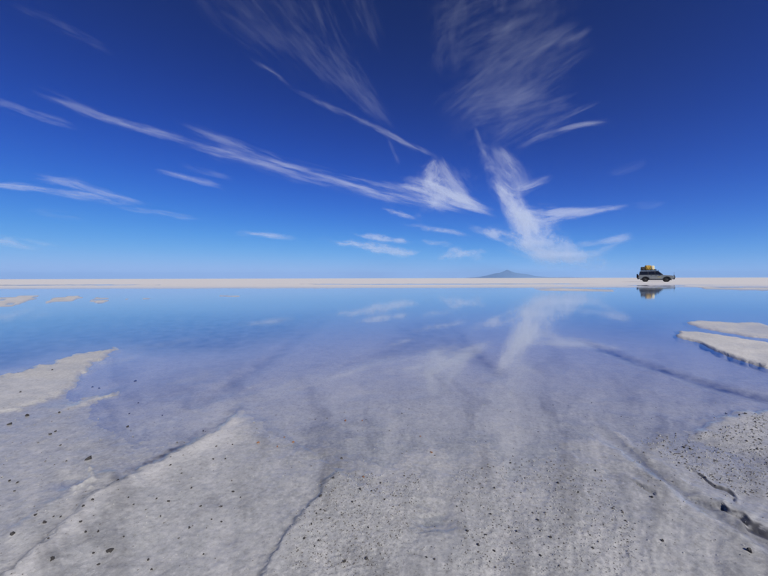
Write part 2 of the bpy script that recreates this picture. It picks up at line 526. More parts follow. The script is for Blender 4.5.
def ground_z(x, y):
    a = math.degrees(math.atan2(x, y + APEX)); r = math.hypot(x, y + APEX)
    i = int(np.clip(np.searchsorted(rad, r) - 1, 0, nr - 2)); j = int(np.clip(np.searchsorted(ang, a) - 1, 0, nc - 2))
    t = (r - rad[i]) / (rad[i + 1] - rad[i]); u = (a - ang[j]) / (ang[j + 1] - ang[j])
    return (Z[i, j] * (1 - t) * (1 - u) + Z[i + 1, j] * t * (1 - u) + Z[i, j + 1] * (1 - t) * u + Z[i + 1, j + 1] * t * u)

def at(px, py):
    y = F * H / (py - YH)
    return (px - CX) / F * y, y

# water: a level sheet, seen wherever the salt lies below it
w_co = np.array([(-58, -3, 0), (58, -3, 0), (58, 50, 0), (-58, 50, 0)], float)
o = mesh_np('water', w_co, np.array([[0, 1, 2, 3]]), WATER, False)
tag(o, 'shallow still brine mirroring the blue sky and clouds', 'water', kind='structure')

# ------------------------------------------------------------------ far volcano
HAZED_ROCK = simple_mat('hazed_rock', (0.045, 0.055, 0.105), .9, scale=.0008, var=.3)  # blue of the distant haze mixed into the rock colour
def volcano(name, label, prof, dist, depth, seed):
    xs = np.array([p[0] for p in prof]); hs_ = np.array([p[1] for p in prof])
    u = np.linspace(xs[0], xs[-1], 90); hh = np.interp(u, xs, hs_)
    v = np.linspace(-1, 1, 25)
    U, V = np.meshgrid(u, v)
    nz = fbm(U / 4.0, V * 2.2, seed, 4)
    ridge_ = (1 - np.abs(V)) ** 1.25
    hp = np.interp(U, u, hh) * ridge_ * (1 + .16 * nz * (np.abs(V) > 0.02))
    Yw = dist + V * depth
    Xw = (U - CX) / F * dist
    Zw = hp / F * dist
    c = np.stack([Xw, Yw, Zw - 5], -1).reshape(-1, 3)
    n2, m2 = U.shape
    a, b = np.meshgrid(np.arange(n2 - 1), np.arange(m2 - 1), indexing='ij')
    f = np.stack([a * m2 + b, a * m2 + b + 1, (a + 1) * m2 + b + 1, (a + 1) * m2 + b], -1).reshape(-1, 4)
    o = mesh_np(name, c, f, HAZED_ROCK, True)
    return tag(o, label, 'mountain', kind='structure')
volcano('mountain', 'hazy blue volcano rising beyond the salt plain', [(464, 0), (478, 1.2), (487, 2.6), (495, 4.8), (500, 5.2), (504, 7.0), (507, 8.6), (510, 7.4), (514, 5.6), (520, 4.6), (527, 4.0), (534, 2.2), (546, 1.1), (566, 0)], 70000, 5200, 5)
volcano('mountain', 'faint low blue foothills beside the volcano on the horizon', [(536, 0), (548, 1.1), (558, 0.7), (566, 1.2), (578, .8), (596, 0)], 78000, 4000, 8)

# ------------------------------------------------------------------ cirrus: thin sheets of ice cloud about six kilometres up
def cloud_material():
    m, n, l, p, out = nodes_of('cirrus_ice')
    n.remove(p)
    uvn = n.new('ShaderNodeUVMap'); uvn.uv_map = 'UVMap'
    at_ = n.new('ShaderNodeAttribute'); at_.attribute_name = 'ice'
    w = n.new('ShaderNodeTexNoise'); w.inputs['Scale'].default_value = 1.1; w.inputs['Detail'].default_value = 3
    l.new(uvn.outputs[0], w.inputs['Vector'])
    add = n.new('ShaderNodeVectorMath'); add.operation = 'MULTIPLY_ADD'
    l.new(w.outputs['Color'], add.inputs[0]); add.inputs[1].default_value = (0.35, 0.55, 0); l.new(uvn.outputs[0], add.inputs[2])
    def nz(scale, det, rough):
        x = n.new('ShaderNodeTexNoise'); x.inputs['Scale'].default_value = scale
        x.inputs['Detail'].default_value = det; x.inputs['Roughness'].default_value = rough
        l.new(add.outputs[0], x.inputs['Vector']); return x.outputs['Fac']
    a1, a2 = nz(1.9, 7, .62), nz(.6, 4, .55)
    def math_(op, a, b, c=None):
        x = n.new('ShaderNodeMath'); x.operation = op
        for k, v in enumerate((a, b, c)):
            if v is None: continue
            if isinstance(v, (int, float)): x.inputs[k].default_value = v
            else: l.new(v, x.inputs[k])
        return x.outputs[0]
    s = math_('ADD', math_('MULTIPLY', a1, .55), math_('MULTIPLY', a2, .45))
    mr = n.new('ShaderNodeMapRange'); mr.interpolation_type = 'SMOOTHSTEP'
    mr.inputs[1].default_value = .37; mr.inputs[2].default_value = .70
    l.new(s, mr.inputs[0])
    # the noise eats into the rim of each streak, so that it frays
    ed = n.new('ShaderNodeAttribute'); ed.attribute_name = 'rim'
    er = n.new('ShaderNodeMapRange'); er.interpolation_type = 'SMOOTHSTEP'
    er.inputs[1].default_value = 0.0; er.inputs[2].default_value = 1.2
    l.new(math_('ADD', math_('MULTIPLY', ed.outputs['Fac'], 1.1), math_('MULTIPLY_ADD', s, 4.8, -2.4)), er.inputs[0])
    al = math_('MULTIPLY', math_('MULTIPLY', at_.outputs['Fac'], math_('MULTIPLY_ADD', mr.outputs[0], 1.05, .06)), math_('MULTIPLY', er.outputs[0], ed.outputs['Fac']))
    al = math_('MULTIPLY', al, .85)
    al = math_('DIVIDE', al, math_('ADD', al, 1.0))
    al = math_('MULTIPLY', al, 1.25)
    al = math_('MINIMUM', al, .85)
    tl = n.new('ShaderNodeBsdfTranslucent'); tl.inputs[0].default_value = (.84, .90, .98, 1)
    df = n.new('ShaderNodeBsdfDiffuse'); df.inputs[0].default_value = (.84, .90, .98, 1)
    m1 = n.new('ShaderNodeMixShader'); m1.inputs[0].default_value = .25
    l.new(tl.outputs[0], m1.inputs[1]); l.new(df.outputs[0], m1.inputs[2])
    tr = n.new('ShaderNodeBsdfTransparent')
    m2 = n.new('ShaderNodeMixShader')
    l.new(al, m2.inputs[0]); l.new(tr.outputs[0], m2.inputs[1]); l.new(m1.outputs[0], m2.inputs[2])
    l.new(m2.outputs[0], out.inputs['Surface'])
    return m
CIRRUS = cloud_material()
ALT = [6000.0]

def catmull(P, n):
    P = np.array(P, float)
    P = np.vstack([2 * P[0] - P[1], P, 2 * P[-1] - P[-2]])
    segs = len(P) - 3
    t = np.linspace(0, segs - 1e-6, n)
    i = t.astype(int); f = (t - i)[:, None]
    p0, p1, p2, p3 = P[i], P[i + 1], P[i + 2], P[i + 3]
    return .5 * (2 * p1 + (p2 - p0) * f + (2 * p0 - 5 * p1 + 4 * p2 - p3) * f ** 2 + (3 * p1 - p0 - 3 * p2 + p3) * f ** 3)

def wisp(parent, pts, fib=7.0, tail=(.3, .3), nv=13, fu=.8, wide=1.75):
    """one streak: points of (azimuth x, elevation y, half width, strength) traced as view directions, laid at cloud height"""
    n = 14 * len(pts) + 10
    C = catmull(pts, n)
    T = np.gradient(C[:, :2], axis=0); T /= np.linalg.norm(T, axis=1)[:, None] + 1e-9
    N = np.stack([-T[:, 1], T[:, 0]], 1)
    s = np.r_[0, np.cumsum(np.hypot(np.diff(C[:, 0]), np.diff(C[:, 1])))]
    u = s / s[-1]
    v = np.linspace(-1, 1, nv)
    wd = np.clip(C[:, 2], .3, None) * wide
    x = C[:, None, 0] + N[:, None, 0] * wd[:, None] * v
    y = C[:, None, 1] + N[:, None, 1] * wd[:, None] * v
    el = np.clip(YH - y, 7, None)
    ALT[0] += 9.0
    d = ALT[0] * F / el
    co_ = np.stack([(x - CX) / F * d, d, np.full_like(d, ALT[0] + H)], -1).reshape(-1, 3)
    prof = np.exp(-(1.5 * v) ** 2) * (1 - v * v)
    env = sstep(0, max(tail[0], .001), u) * sstep(1, 1 - max(tail[1], .001), u)
    den = np.repeat(np.clip(C[:, 3], 0, 2)[:, None], nv, 1)
    rim = env[:, None] * prof[None, :]
    off = random.uniform(0, 90)
    uvs = np.stack([np.repeat(s[:, None], nv, 1) / 60.0 * fu + off, v * wd[:, None] / 60.0 * fib + off * .7], -1).reshape(-1, 2)
    a, b = np.meshgrid(np.arange(n - 1), np.arange(nv - 1), indexing='ij')
    f = np.stack([a * nv + b, a * nv + b + 1, (a + 1) * nv + b + 1, (a + 1) * nv + b], -1).reshape(-1, 4)
    return mesh_np('wisp', co_, f, CIRRUS, True, parent, {'ice': den.ravel(), 'rim': rim.ravel()}, uvs)

def cloud(label, wisps):
    e = empty('cirrus_cloud', (0, 0, 0))
    tag(e, label, 'cloud', 'cirrus clouds over the salt plain')
    for w in wisps:
        kw = w[1] if isinstance(w, tuple) else {}
        wisp(e, w[0] if isinstance(w, tuple) else w, **kw)
    return e

cloud('tall feathery cirrus plume with bright ragged foot and swept side streaks', [
    ([(622, 269, 8, .6), (580, 261, 13, 1.2), (548, 247, 19, 1.5), (529, 230, 19, 1.5), (514, 212, 13, 1.2), (502, 192, 8, .75), (491, 168, 7, .45), (482, 140, 6, .3), (476, 118, 4, .15)], dict(fib=2.0, tail=(.12, .25), fu=1.5, wide=1.7)),
    ([(540, 262, 9, .9), (532, 244, 14, 1.2), (528, 226, 12, 1.2), (518, 206, 9, 1.0), (504, 184, 8, .8)], dict(fib=2.6, fu=1.8)),
    ([(458, 223, 2.5, .9), (482, 230, 5, 1.5), (512, 239, 9, 1.6), (548, 252, 10, 1.4), (590, 264, 7, .8)], dict(fib=3.0, fu=1.3)),
    ([(500, 210, 7, 1.0), (540, 217, 12, 1.4), (572, 214, 6, 1.2), (600, 210, 3.2, 1.1), (640, 205, 2.2, .7)], dict(fib=4.0, tail=(.2, .2))),
    ([(520, 250, 5, .8), (552, 258, 6, .9), (585, 255, 5, .7), (612, 248, 4, .6), (640, 236, 3, .5)], dict(fib=4)),
    ([(565, 246, 3, .4), (600, 242, 4, .6), (620, 239, 4, .7), (640, 234, 3, .5)], dict(fib=4)),
    ([(490, 172, 7, .5), (512, 190, 8, .7), (530, 188, 6, .6), (548, 181, 4, .55), (570, 172, 3, .4)], dict(fib=5)),
    ([(494, 172, 6, .6), (504, 190, 9, 1.1), (514, 206, 11, 1.3), (528, 224, 13, 1.2), (540, 240, 12, .9)], dict(fib=3, fu=1.4)),
    ([(490, 142, 6, .35), (506, 166, 12, .6), (518, 182, 14, .6), (522, 204, 12, .5)], dict(fib=3)),
    ([(472, 118, 3, .2), (479, 140, 4, .45), (488, 158, 5, .5), (498, 180, 6, .5)], dict(fib=3)),
    ([(500, 156, 5, .15), (530, 141, 5, .26), (556, 132, 4, .34), (584, 125, 3, .38), (622, 120, 2.5, .34)], dict(fib=6)),
    ([(500, 152, 9, .10), (530, 134, 9, .15), (560, 119, 6, .18), (612, 97, 3, .22)], dict(fib=6)),
    ([(484, 150, 10, .2), (520, 128, 18, .15), (556, 112, 16, .12), (590, 100, 10, .07)], dict(fib=5, nv=17)),
])
cloud('faint fanned veil of combed cirrus above the tall plume', [
    ([(440, 150, 30, .03), (486, 100, 55, .075), (520, 50, 60, .065), (548, -10, 55, .06), (570, -60, 50, .03)], dict(fib=1.6, fu=.9, nv=21, wide=1.5)),
    ([(430, 140, 23.8, 0.030), (476, 104, 47.5, 0.083), (522, 72, 49.9, 0.068), (570, 44, 35.6, 0.045), (610, 22, 23.8, 0.022)], dict(fib=4, fu=.9, nv=21, wide=1.6)),
    ([(420, 60, 30.9, 0.030), (460, 34, 42.8, 0.068), (510, 8, 40.4, 0.060), (570, -20, 35.6, 0.045)], dict(fib=4, fu=.9, nv=21, wide=1.6)),
    ([(452, 118, 21.3, 0.045), (490, 108, 21.3, 0.098), (524, 102, 16.6, 0.098), (560, 92, 11.9, 0.037)], dict(fib=5)),
    ([(446, 66, 5.9, 0.053), (475, 47, 7.2, 0.098), (504, 29, 5.9, 0.105), (540, 12, 3.5, 0.060)], dict(fib=4)),
    ([(476, 88, 7.2, 0.053), (515, 61, 8.4, 0.098), (548, 40, 8.4, 0.112), (572, 27, 7.2, 0.090), (592, 16, 3.5, 0.053)], dict(fib=4)),
    ([(548, 52, 5.9, 0.053), (568, 41, 5.9, 0.135), (582, 34, 4.7, 0.128), (596, 22, 3.5, 0.060)], dict(fib=4)),
    ([(500, 110, 5.9, 0.060), (535, 88, 5.9, 0.098), (567, 66, 4.7, 0.120), (602, 43, 3.5, 0.083)], dict(fib=4)),
    ([(440, 92, 9.5, 0.037), (446, 60, 16.6, 0.060), (454, 20, 19.0, 0.060), (462, -25, 19.0, 0.060)], dict(fib=3, fu=1.2)),
    ([(498, 20, 5.9, 0.075), (502, 4, 8.4, 0.143), (508, -14, 7.2, 0.128)], dict(fib=3)),
])
cloud('broad fan-shaped cirrus patch beside the tall plume', [
    ([(436, 148, 4, .5), (432, 166, 11, .9), (430, 182, 22, 1.3), (440, 197, 36, 1.3), (452, 212, 42, .6)], dict(fib=2.2, fu=1.6, tail=(.25, .35), nv=19, wide=1.4)),
    ([(388, 180, 5, .6), (415, 184, 9, 1.0), (448, 194, 10, 1.1), (478, 208, 6, .7), (500, 216, 3, .3)], dict(fib=4)),
    ([(378, 180, 3, .7), (412, 190, 4.5, 1.3), (450, 203, 5, 1.4), (478, 211, 4, 1.1), (508, 219, 3, .5)], dict(fib=5)),
    ([(404, 176, 3, .5), (428, 184, 5, 1.1), (456, 196, 6, 1.2), (482, 208, 4, .8), (504, 216, 2, .4)], dict(fib=5)),
    ([(436, 152, 3, .5), (446, 170, 8, .6), (462, 190, 9, .6), (478, 204, 6, .4)], dict(fib=4)),
    ([(386, 132, 2, .08), (393, 148, 3, .16), (401, 168, 2.5, .08)], dict(fib=4)),
])
cloud('long thin cirrus streak sloping down across the deep blue sky', [
    ([(10, 82, 4.7, 0.161), (60, 100, 5.7, 0.253), (105, 117, 4.7, 0.402), (150, 130, 4.7, 0.402), (200, 144, 5.7, 0.368), (250, 158, 5.7, 0.368), (300, 170, 6.6, 0.437), (345, 182, 7.6, 0.667), (390, 194, 7.6, 0.885), (430, 204, 5.7, 0.920), (470, 214, 3.8, 0.586)], dict(fib=8, tail=(.12, .08))),
    ([(160, 138, 4.7, 0.184), (210, 152, 5.7, 0.310), (260, 164, 5.7, 0.299), (310, 180, 5.7, 0.333), (360, 192, 4.7, 0.299)], dict(fib=8)),
    ([(170, 120, 3.8, 0.103), (215, 136, 4.7, 0.253), (260, 154, 5.7, 0.299), (300, 168, 4.7, 0.333), (340, 176, 4.7, 0.368)], dict(fib=8)),
])
cloud('short grey cirrus streak above the long thin streak', [
    ([(-40, 92, 5.0, 0.19), (0, 102, 5.0, 0.26), (30, 112, 5.0, 0.26), (60, 122, 5.0, 0.19), (90, 132, 3.0, 0.10)], dict(fib=7)),
    ([(-10, -12, 4, .10), (30, 10, 6, .14), (75, 32, 6, .11), (125, 55, 4, .07)], dict(fib=5)),
])
cloud('curved cirrus thread with a faint veil sweeping into the fan patch', [
    ([(240, 52, 2.6, 0.16), (272, 72, 2.8, 0.3), (300, 92, 3.4, 0.30), (330, 107, 3.8, 0.30), (365, 122, 3.6, 0.34), (395, 137, 3.2, 0.42), (420, 149, 2.8, 0.45), (446, 160, 2.0, 0.155)], dict(fib=4, tail=(.15, .12))),
    ([(235, -40, 26.0, 0.043), (285, 20, 30.0, 0.074), (330, 68, 24.0, 0.093), (362, 100, 14.0, 0.099), (400, 138, 5.0, 0.118)], dict(fib=4, nv=19, tail=(.2, .2))),
    ([(300, -40, 18.0, 0.062), (322, 12, 18.0, 0.087), (342, 55, 15.0, 0.087), (376, 105, 9.0, 0.087), (410, 145, 4.0, 0.074)], dict(fib=5)),
    ([(340, -35, 16.0, 0.074), (356, 0, 16.0, 0.093), (372, 36, 9.0, 0.074), (384, 62, 4.0, 0.037)], dict(fib=5)),
    ([(180, -30, 14.0, 0.031), (240, 20, 18.0, 0.043), (300, 66, 12.0, 0.043)], dict(fib=4)),
])
cloud('pale double cirrus streak low over the long salt bank', [
    ([(-110, 168, 3.3, 0.520), (-40, 178, 3.0, 0.546), (0, 184, 3.4, 0.676), (45, 189, 4.0, 0.767), (85, 195, 4.0, 0.728), (120, 201, 4.0, 0.637), (150, 206, 3.0, 0.364)], dict(fib=7)),
    ([(20, 176, 4.0, 0.273), (60, 181, 6.9, 0.455), (95, 191, 7.9, 0.546), (130, 201, 5.9, 0.546), (158, 208, 4.0, 0.273)], dict(fib=6)),
    ([(100, 203, 2.0, 0.455), (130, 209, 2.5, 0.676), (165, 214, 2.8, 0.676), (212, 220, 2.0, 0.455)], dict(fib=7)),
])
cloud('thin pair of cirrus threads under the long streak', [
    ([(145, 167, 2.5, 0.24), (175, 174, 3, 0.42), (205, 182, 3, 0.42), (236, 190, 2, 0.24)], dict(fib=7)),
    ([(170, 162, 3, 0.14), (205, 171, 3.5, 0.22), (240, 181, 2.5, 0.15)], dict(fib=7)),
    ([(20, 208, 3, 0.08), (60, 214, 4, 0.15), (100, 220, 3, 0.08)], dict(fib=7)),
])
cloud('soft pale cirrus bank low above the horizon over the salt bars', [
    ([(-40, 238, 5.5, 0.69), (0, 241, 5.5, 0.78), (30, 245, 5.5, 0.73), (55, 248, 4.4, 0.49), (75, 250, 3.3, 0.20)], dict(fib=5)),
])
cloud('single short white cirrus dash low above the horizon', [
    ([(222, 230, 2.3, 0.60), (245, 233, 3.4, 1.20), (270, 236, 3.4, 1.38), (305, 239.5, 1.8, 0.84)], dict(fib=5)),
])
cloud('row of white cirrus flecks low above the horizon', [
    ([(312, 237, 2, .5), (335, 242, 3.5, 1.3), (352, 244.5, 5, 1.7), (372, 247, 4.5, 1.6), (398, 251, 5, 1.4), (432, 257, 3, .6)], dict(fib=4, fu=1.8)),
    ([(350, 245, 3, .8), (378, 249.5, 4, 1.2), (405, 253, 3.5, 1.0), (428, 252, 2.5, .6)], dict(fib=4, fu=1.8)),
    ([(346, 234, 2, .5), (372, 237, 3.5, 1.4), (388, 239, 3.8, 1.5), (420, 242, 2, .5)], dict(fib=4, fu=1.8)),
    ([(378, 207, 2, .5), (396, 212, 3, 1.0), (422, 221, 2, .4)], dict(fib=4, fu=1.6)),
    ([(400, 223, 2, .5), (426, 228.5, 3, .9), (450, 232, 3, .7), (482, 237, 2, .3)], dict(fib=4, fu=1.6)),
    ([(432, 259, 3, .6), (452, 257, 5, 1.2), (470, 253, 4, .9), (496, 250, 2, .4)], dict(fib=3, fu=2)),
    ([(440, 248, 2, .4), (462, 252, 4, .8), (478, 257, 4, .6), (490, 262, 2, .3)], dict(fib=3, fu=2)),
    ([(414, 239, 2, .4), (434, 243, 3, .8), (456, 245, 2, .3)], dict(fib=4, fu=1.6)),
])
cloud('faint detached cirrus threads standing off from the tall plume', [
    ([(603, 178, 3.9, 0.083), (625, 170, 5.2, 0.127), (655, 160, 3.9, 0.066)], dict(fib=6)),
    ([(630, 208, 3.9, 0.083), (650, 206, 3.9, 0.099), (672, 202, 2.6, 0.050)], dict(fib=6)),
])

# ------------------------------------------------------------------ the car
PAINT = simple_mat('grey_green_paint', (0.25, 0.258, 0.235), .36, .35, .08, 3, coat=.5)
LOWER = simple_mat('dusty_lower_paint', (0.30, 0.30, 0.28), .6, .1, .2, 5)
GLASS = simple_mat('tinted_glass', (0.012, 0.015, 0.018), .06, 0, .1, 2, coat=.3)
RUBBER = simple_mat('tyre_rubber', (0.022, 0.021, 0.02), .85, 0, .2, 20)
BLACK = simple_mat('black_plastic', (0.022, 0.022, 0.024), .55, 0, .2, 12)
ALLOY = simple_mat('wheel_alloy', (0.09, 0.09, 0.09), .5, .5, .15, 12)
LAMP = simple_mat('lamp_lens', (0.75, 0.76, 0.78), .12, .1, .05, 10, coat=.6)
REDL = simple_mat('red_lens', (0.35, 0.015, 0.012), .2, 0, .1, 10, coat=.6)
STEEL = simple_mat('dull_steel', (0.10, 0.10, 0.105), .4, .8, .15, 12)
YTAPE = simple_mat('yellow_decal', (0.62, 0.50, 0.10), .5, 0, .05, 8)
OCHRE = simple_mat('ochre_tarp', (0.50, 0.31, 0.05), .8, 0, .35, 7, bump=.03)
CREAM = simple_mat('cream_sack_cloth', (0.74, 0.64, 0.38), .85, 0, .15, 7, bump=.02)
DARKC = simple_mat('dark_duffel_cloth', (0.07, 0.065, 0.06), .9, 0, .3, 7, bump=.02)
WHITEP = simple_mat('plate_white', (0.7, 0.7, 0.68), .5, 0, .05, 10)

def prism(pts, y0, y1, bev=0.0):
    """side outline (x, z) drawn out across the car from y0 to y1"""
    bm = bmesh.new()
    vs_ = [bm.verts.new((x, y0, z)) for x, z in pts]
    f = bm.faces.new(vs_)
    ex = bmesh.ops.extrude_face_region(bm, geom=[f])
    bmesh.ops.translate(bm, vec=(0, y1 - y0, 0), verts=[v for v in ex['geom'] if isinstance(v, bmesh.types.BMVert)])
    if bev:
        es = [e for e in bm.edges if abs(e.verts[0].co.y - e.verts[1].co.y) < 1e-6]
        bmesh.ops.bevel(bm, geom=es, offset=bev, segments=2, affect='EDGES', profile=.6)
    return bm

def tube(bm, a, b, r, n=8):
    a, b = Vector(a), Vector(b)
    q = (b - a).to_track_quat('Z', 'Y').to_matrix().to_4x4()
    bmesh.ops.create_cone(bm, cap_ends=True, segments=n, radius1=r, radius2=r, depth=(b - a).length, matrix=Matrix.Translation((a + b) / 2) @ q)

def boxb(bm, c, s, bev=0.0):
    r = bmesh.ops.create_cube(bm, size=1, matrix=Matrix.Translation(c) @ Matrix.Diagonal((*s, 1)))
    if bev:
        es = {e for v in r['verts'] for e in v.link_edges}
        bmesh.ops.bevel(bm, geom=list(es), offset=bev, segments=2, affect='EDGES', profile=.6)

def lathe_y(bm, prof, n=28):
    """profile of (radius, y) turned about the y axis"""
    rings = []
    for r, y in prof:
        rings.append([bm.verts.new((r * math.cos(2 * math.pi * k / n), y, r * math.sin(2 * math.pi * k / n))) for k in range(n)])
    for a, b in zip(rings, rings[1:]):
        for k in range(n):
            bm.faces.new((a[k], a[(k + 1) % n], b[(k + 1) % n], b[k]))
    for rg in (rings[0], rings[-1]):
        bm.faces.new(rg)

def arc(cx, cz, r, a0, a1, n=10):
    return [(cx + r * math.cos(R(a0 + (a1 - a0) * k / n)), cz + r * math.sin(R(a0 + (a1 - a0) * k / n))) for k in range(n + 1)]

cx_, cy_ = at(655.5, 282.6)
car = empty('parked_car', (cx_, cy_, ground_z(cx_, cy_) - .01))
car.rotation_euler = (0, 0, R(-34))
tag(car, 'grey-green off-road estate car with loaded roof rack parked on the salt', 'car')
RW, FW_, WZ, AR = -1.42, 1.43, .40, .47
low = ([(-2.36, .62), (-2.34, .50)] + [(RW - AR, .44)] + arc(RW, WZ, AR, 175, 5) + [(RW + AR + .02, .40), (FW_ - AR - .02, .40)]
       + arc(FW_, WZ, AR, 175, 5) + [(FW_ + AR, .46), (2.26, .50), (2.34, .62), (2.34, .90), (2.28, 1.04), (2.0, 1.10), (1.0, 1.17),
       (.86, 1.20), (-2.30, 1.20), (-2.38, 1.05)])
body = bm_obj('body', prism(low, -.93, .93, .05), PAINT, car)
# cabin tapering upwards
def cabin_mesh():
    bm = bmesh.new()
    sec = [(-2.32, 1.19, .90), (-2.16, 1.84, .72), (-2.00, 1.90, .70), (.10, 1.92, .70), (.28, 1.87, .71), (.98, 1.19, .88)]
    L_ = [bm.verts.new((x, -w, z)) for x, z, w in sec]; R_ = [bm.verts.new((x, w, z)) for x, z, w in sec]
    n = len(sec)
    for k in range(n):
        bm.faces.new((L_[k], L_[(k + 1) % n], R_[(k + 1) % n], R_[k]))
    bm.faces.new(L_); bm.faces.new(R_[::-1])
    bmesh.ops.bevel(bm, geom=list(bm.edges), offset=.035, segments=2, affect='EDGES')
    return bm
bm_obj('cabin', cabin_mesh(), PAINT, car)
def side_w(z): return .90 - (z - 1.19) / .65 * .18
def quad_pane(name, pts3, mat, parent, th=.012):
    """pane of glass with thickness, its corners in order; pushed out along its normal"""
    bm = bmesh.new()
    p = [Vector(q) for q in pts3]
    nrm = (p[1] - p[0]).cross(p[2] - p[0]).normalized()
    a = [bm.verts.new(q + nrm * th) for q in p]; b = [bm.verts.new(q - nrm * th) for q in p]
    bm.faces.new(a); bm.faces.new(b[::-1])
    for k in range(len(p)):
        bm.faces.new((a[k], b[k], b[(k + 1) % len(p)], a[(k + 1) % len(p)]))
    return bm_obj(name, bm, mat, parent)
wins = [[(.76, 1.22), (-.10, 1.22), (-.10, 1.83), (.24, 1.83)],
        [(-.18, 1.22), (-1.02, 1.22), (-1.02, 1.83), (-.18, 1.83)],
        [(-1.10, 1.22), (-2.22, 1.22), (-2.13, 1.80), (-1.10, 1.83)]]
posts = [[(-.103, 1.22), (-.177, 1.22), (-.177, 1.83), (-.103, 1.83)], [(-1.023, 1.22), (-1.097, 1.22), (-1.097, 1.83), (-1.023, 1.83)]]
door_out = [[(.95, .50), (-.12, .50), (-.12, 1.195), (.95, 1.195)], [(-.16, .50), (-.80, .50), (-.92, .78), (-1.04, .90), (-1.04, 1.195), (-.16, 1.195)]]
for s in (-1, 1):
    for k, wp in enumerate(wins):
        pts = [(x, s * (side_w(z) + .004), z) for x, z in wp]
        quad_pane('window', pts if s < 0 else pts[::-1], GLASS, car)
    for pp in posts:
        pts = [(x, s * (side_w(z) + .003), z) for x, z in pp]
        quad_pane('door_post', pts if s < 0 else pts[::-1], BLACK, car, .009)
    for dp in door_out:
        pts = [(x, s * .935, z) for x, z in dp]
        dr = quad_pane('door', pts if s < 0 else pts[::-1], PAINT, car, .008)
        bm = bmesh.new(); boxb(bm, (dp[1][0] + .16, s * .96, 1.08), (.16, .03, .04), .008)
        bm_obj('door_handle', bm, BLACK, dr)
    bm = bmesh.new(); boxb(bm, (0, s * .96, .42), (1.75, .14, .07), .02); bm_obj('side_step', bm, BLACK, car)
    bm = bmesh.new(); boxb(bm, (0, s * .945, .72), (1.74, .03, .12), .01); bm_obj('side_moulding', bm, LOWER, car)
    bm = bmesh.new(); boxb(bm, (.74, s * 1.02, 1.30), (.12, .20, .20), .03); bm_obj('mirror', bm, BLACK, car)
    bm = bmesh.new(); boxb(bm, (2.31, s * .66, .86), (.10, .34, .18), .03); bm_obj('headlight', bm, LAMP, car)
    bm = bmesh.new(); boxb(bm, (-2.37, s * .78, .98), (.06, .20, .34), .02); bm_obj('tail_light', bm, REDL, car)
    for wx in (RW, FW_):
        bm = bmesh.new()
        ai = arc(wx, WZ, AR - .01, 190, -10, 16); ao = arc(wx, WZ, AR + .08, 190, -10, 16)
        lo_, hi_ = s * .93, s * 1.0
        vi = [[bm.verts.new((x, yv, z)) for x, z in ring] for ring in (ai, ao) for yv in (lo_, hi_)]
        il, ih, ol, oh = vi
        for k in range(len(ai) - 1):
            for p_, q_ in ((il, ih), (ih, oh), (oh, ol), (ol, il)):
                bm.faces.new((p_[k], p_[k + 1], q_[k + 1], q_[k]))
        for k in (0, len(ai) - 1):
            bm.faces.new((il[k], ih[k], oh[k], ol[k]))
        bm_obj('wheel_arch', bm, BLACK, car)
        wh = empty('wheel', (wx, s * .80, WZ)); wh.parent = car
        bm = bmesh.new(); lathe_y(bm, [(.25, -.13), (.37, -.135), (.405, -.10), (.41, 0), (.405, .10), (.37, .135), (.25, .13)])
        bm_obj('tyre', bm, RUBBER, wh, True)
        bm = bmesh.new(); lathe_y(bm, [(.255, s * .11), (.245, s * .138), (.21, s * .10), (.10, s * .12), (.06, s * .145)], 20)
        bm_obj('rim', bm, ALLOY, wh)
bm = bmesh.new(); boxb(bm, (0, 0, .62), (4.2, 1.26, .60), .03); bm_obj('chassis', bm, BLACK, car)
quad_pane('windshield', [(.95, -.76, 1.25), (.95, .76, 1.25), (.34, .64, 1.83), (.34, -.64, 1.83)], GLASS, car, .016)
quad_pane('rear_window', [(-2.315, .74, 1.26), (-2.315, -.74, 1.26), (-2.185, -.62, 1.78), (-2.185, .62, 1.78)], GLASS, car, .016)
bm = bmesh.new(); boxb(bm, (2.36, 0, .56), (.20, 1.86, .24), .05); bm_obj('front_bumper', bm, BLACK, car)
bm = bmesh.new(); boxb(bm, (-2.41, 0, .56), (.18, 1.84, .22), .05); bm_obj('rear_bumper', bm, BLACK, car)
bm = bmesh.new(); boxb(bm, (2.335, 0, .88), (.05, .92, .20), .01); bm_obj('grille', bm, BLACK, car)
bm = bmesh.new()
for y in (-.42, .42):
    tube(bm, (2.48, y, .46), (2.55, y, .85), .035); tube(bm, (2.55, y, .85), (2.46, y, 1.14), .035)
tube(bm, (2.46, -.42, 1.14), (2.46, .42, 1.14), .035); tube(bm, (2.55, -.72, .85), (2.55, .72, .85), .03)
for y in (-1, 1):
    tube(bm, (2.55, y * .72, .85), (2.42, y * .88, .62), .03)
bm_obj('bull_bar', bm, BLACK, car)
bm = bmesh.new(); lathe_y(bm, [(.20, -.11), (.33, -.115), (.37, -.06), (.37, .06), (.33, .115), (.20, .11)])
sp = bm_obj('spare_wheel', bm, RUBBER, car, True); sp.location = (-2.50, .30, 1.02); sp.rotation_euler = (0, 0, R(90))
bm = bmesh.new(); tube(bm, (.98, -.90, 1.10), (.90, -.90, 1.22), .035); tube(bm, (.90, -.90, 1.22), (.30, -.755, 1.86), .035); boxb(bm, (.29, -.755, 1.95), (.10, .10, .16), .02)
bm_obj('snorkel', bm, BLACK, car)
bm = bmesh.new(); tube(bm, (2.40, -.60, 1.10), (2.42, -.60, 1.62), .012, 6); bm_obj('antenna', bm, BLACK, car)
bm = bmesh.new(); boxb(bm, (.44, -.951, .88), (.42, .008, .07)); bm_obj('door_decal', bm, YTAPE, car)
bm = bmesh.new(); boxb(bm, (2.475, 0, .56), (.02, .44, .12)); bm_obj('number_plate', bm, WHITEP, car)
rack = bmesh.new()
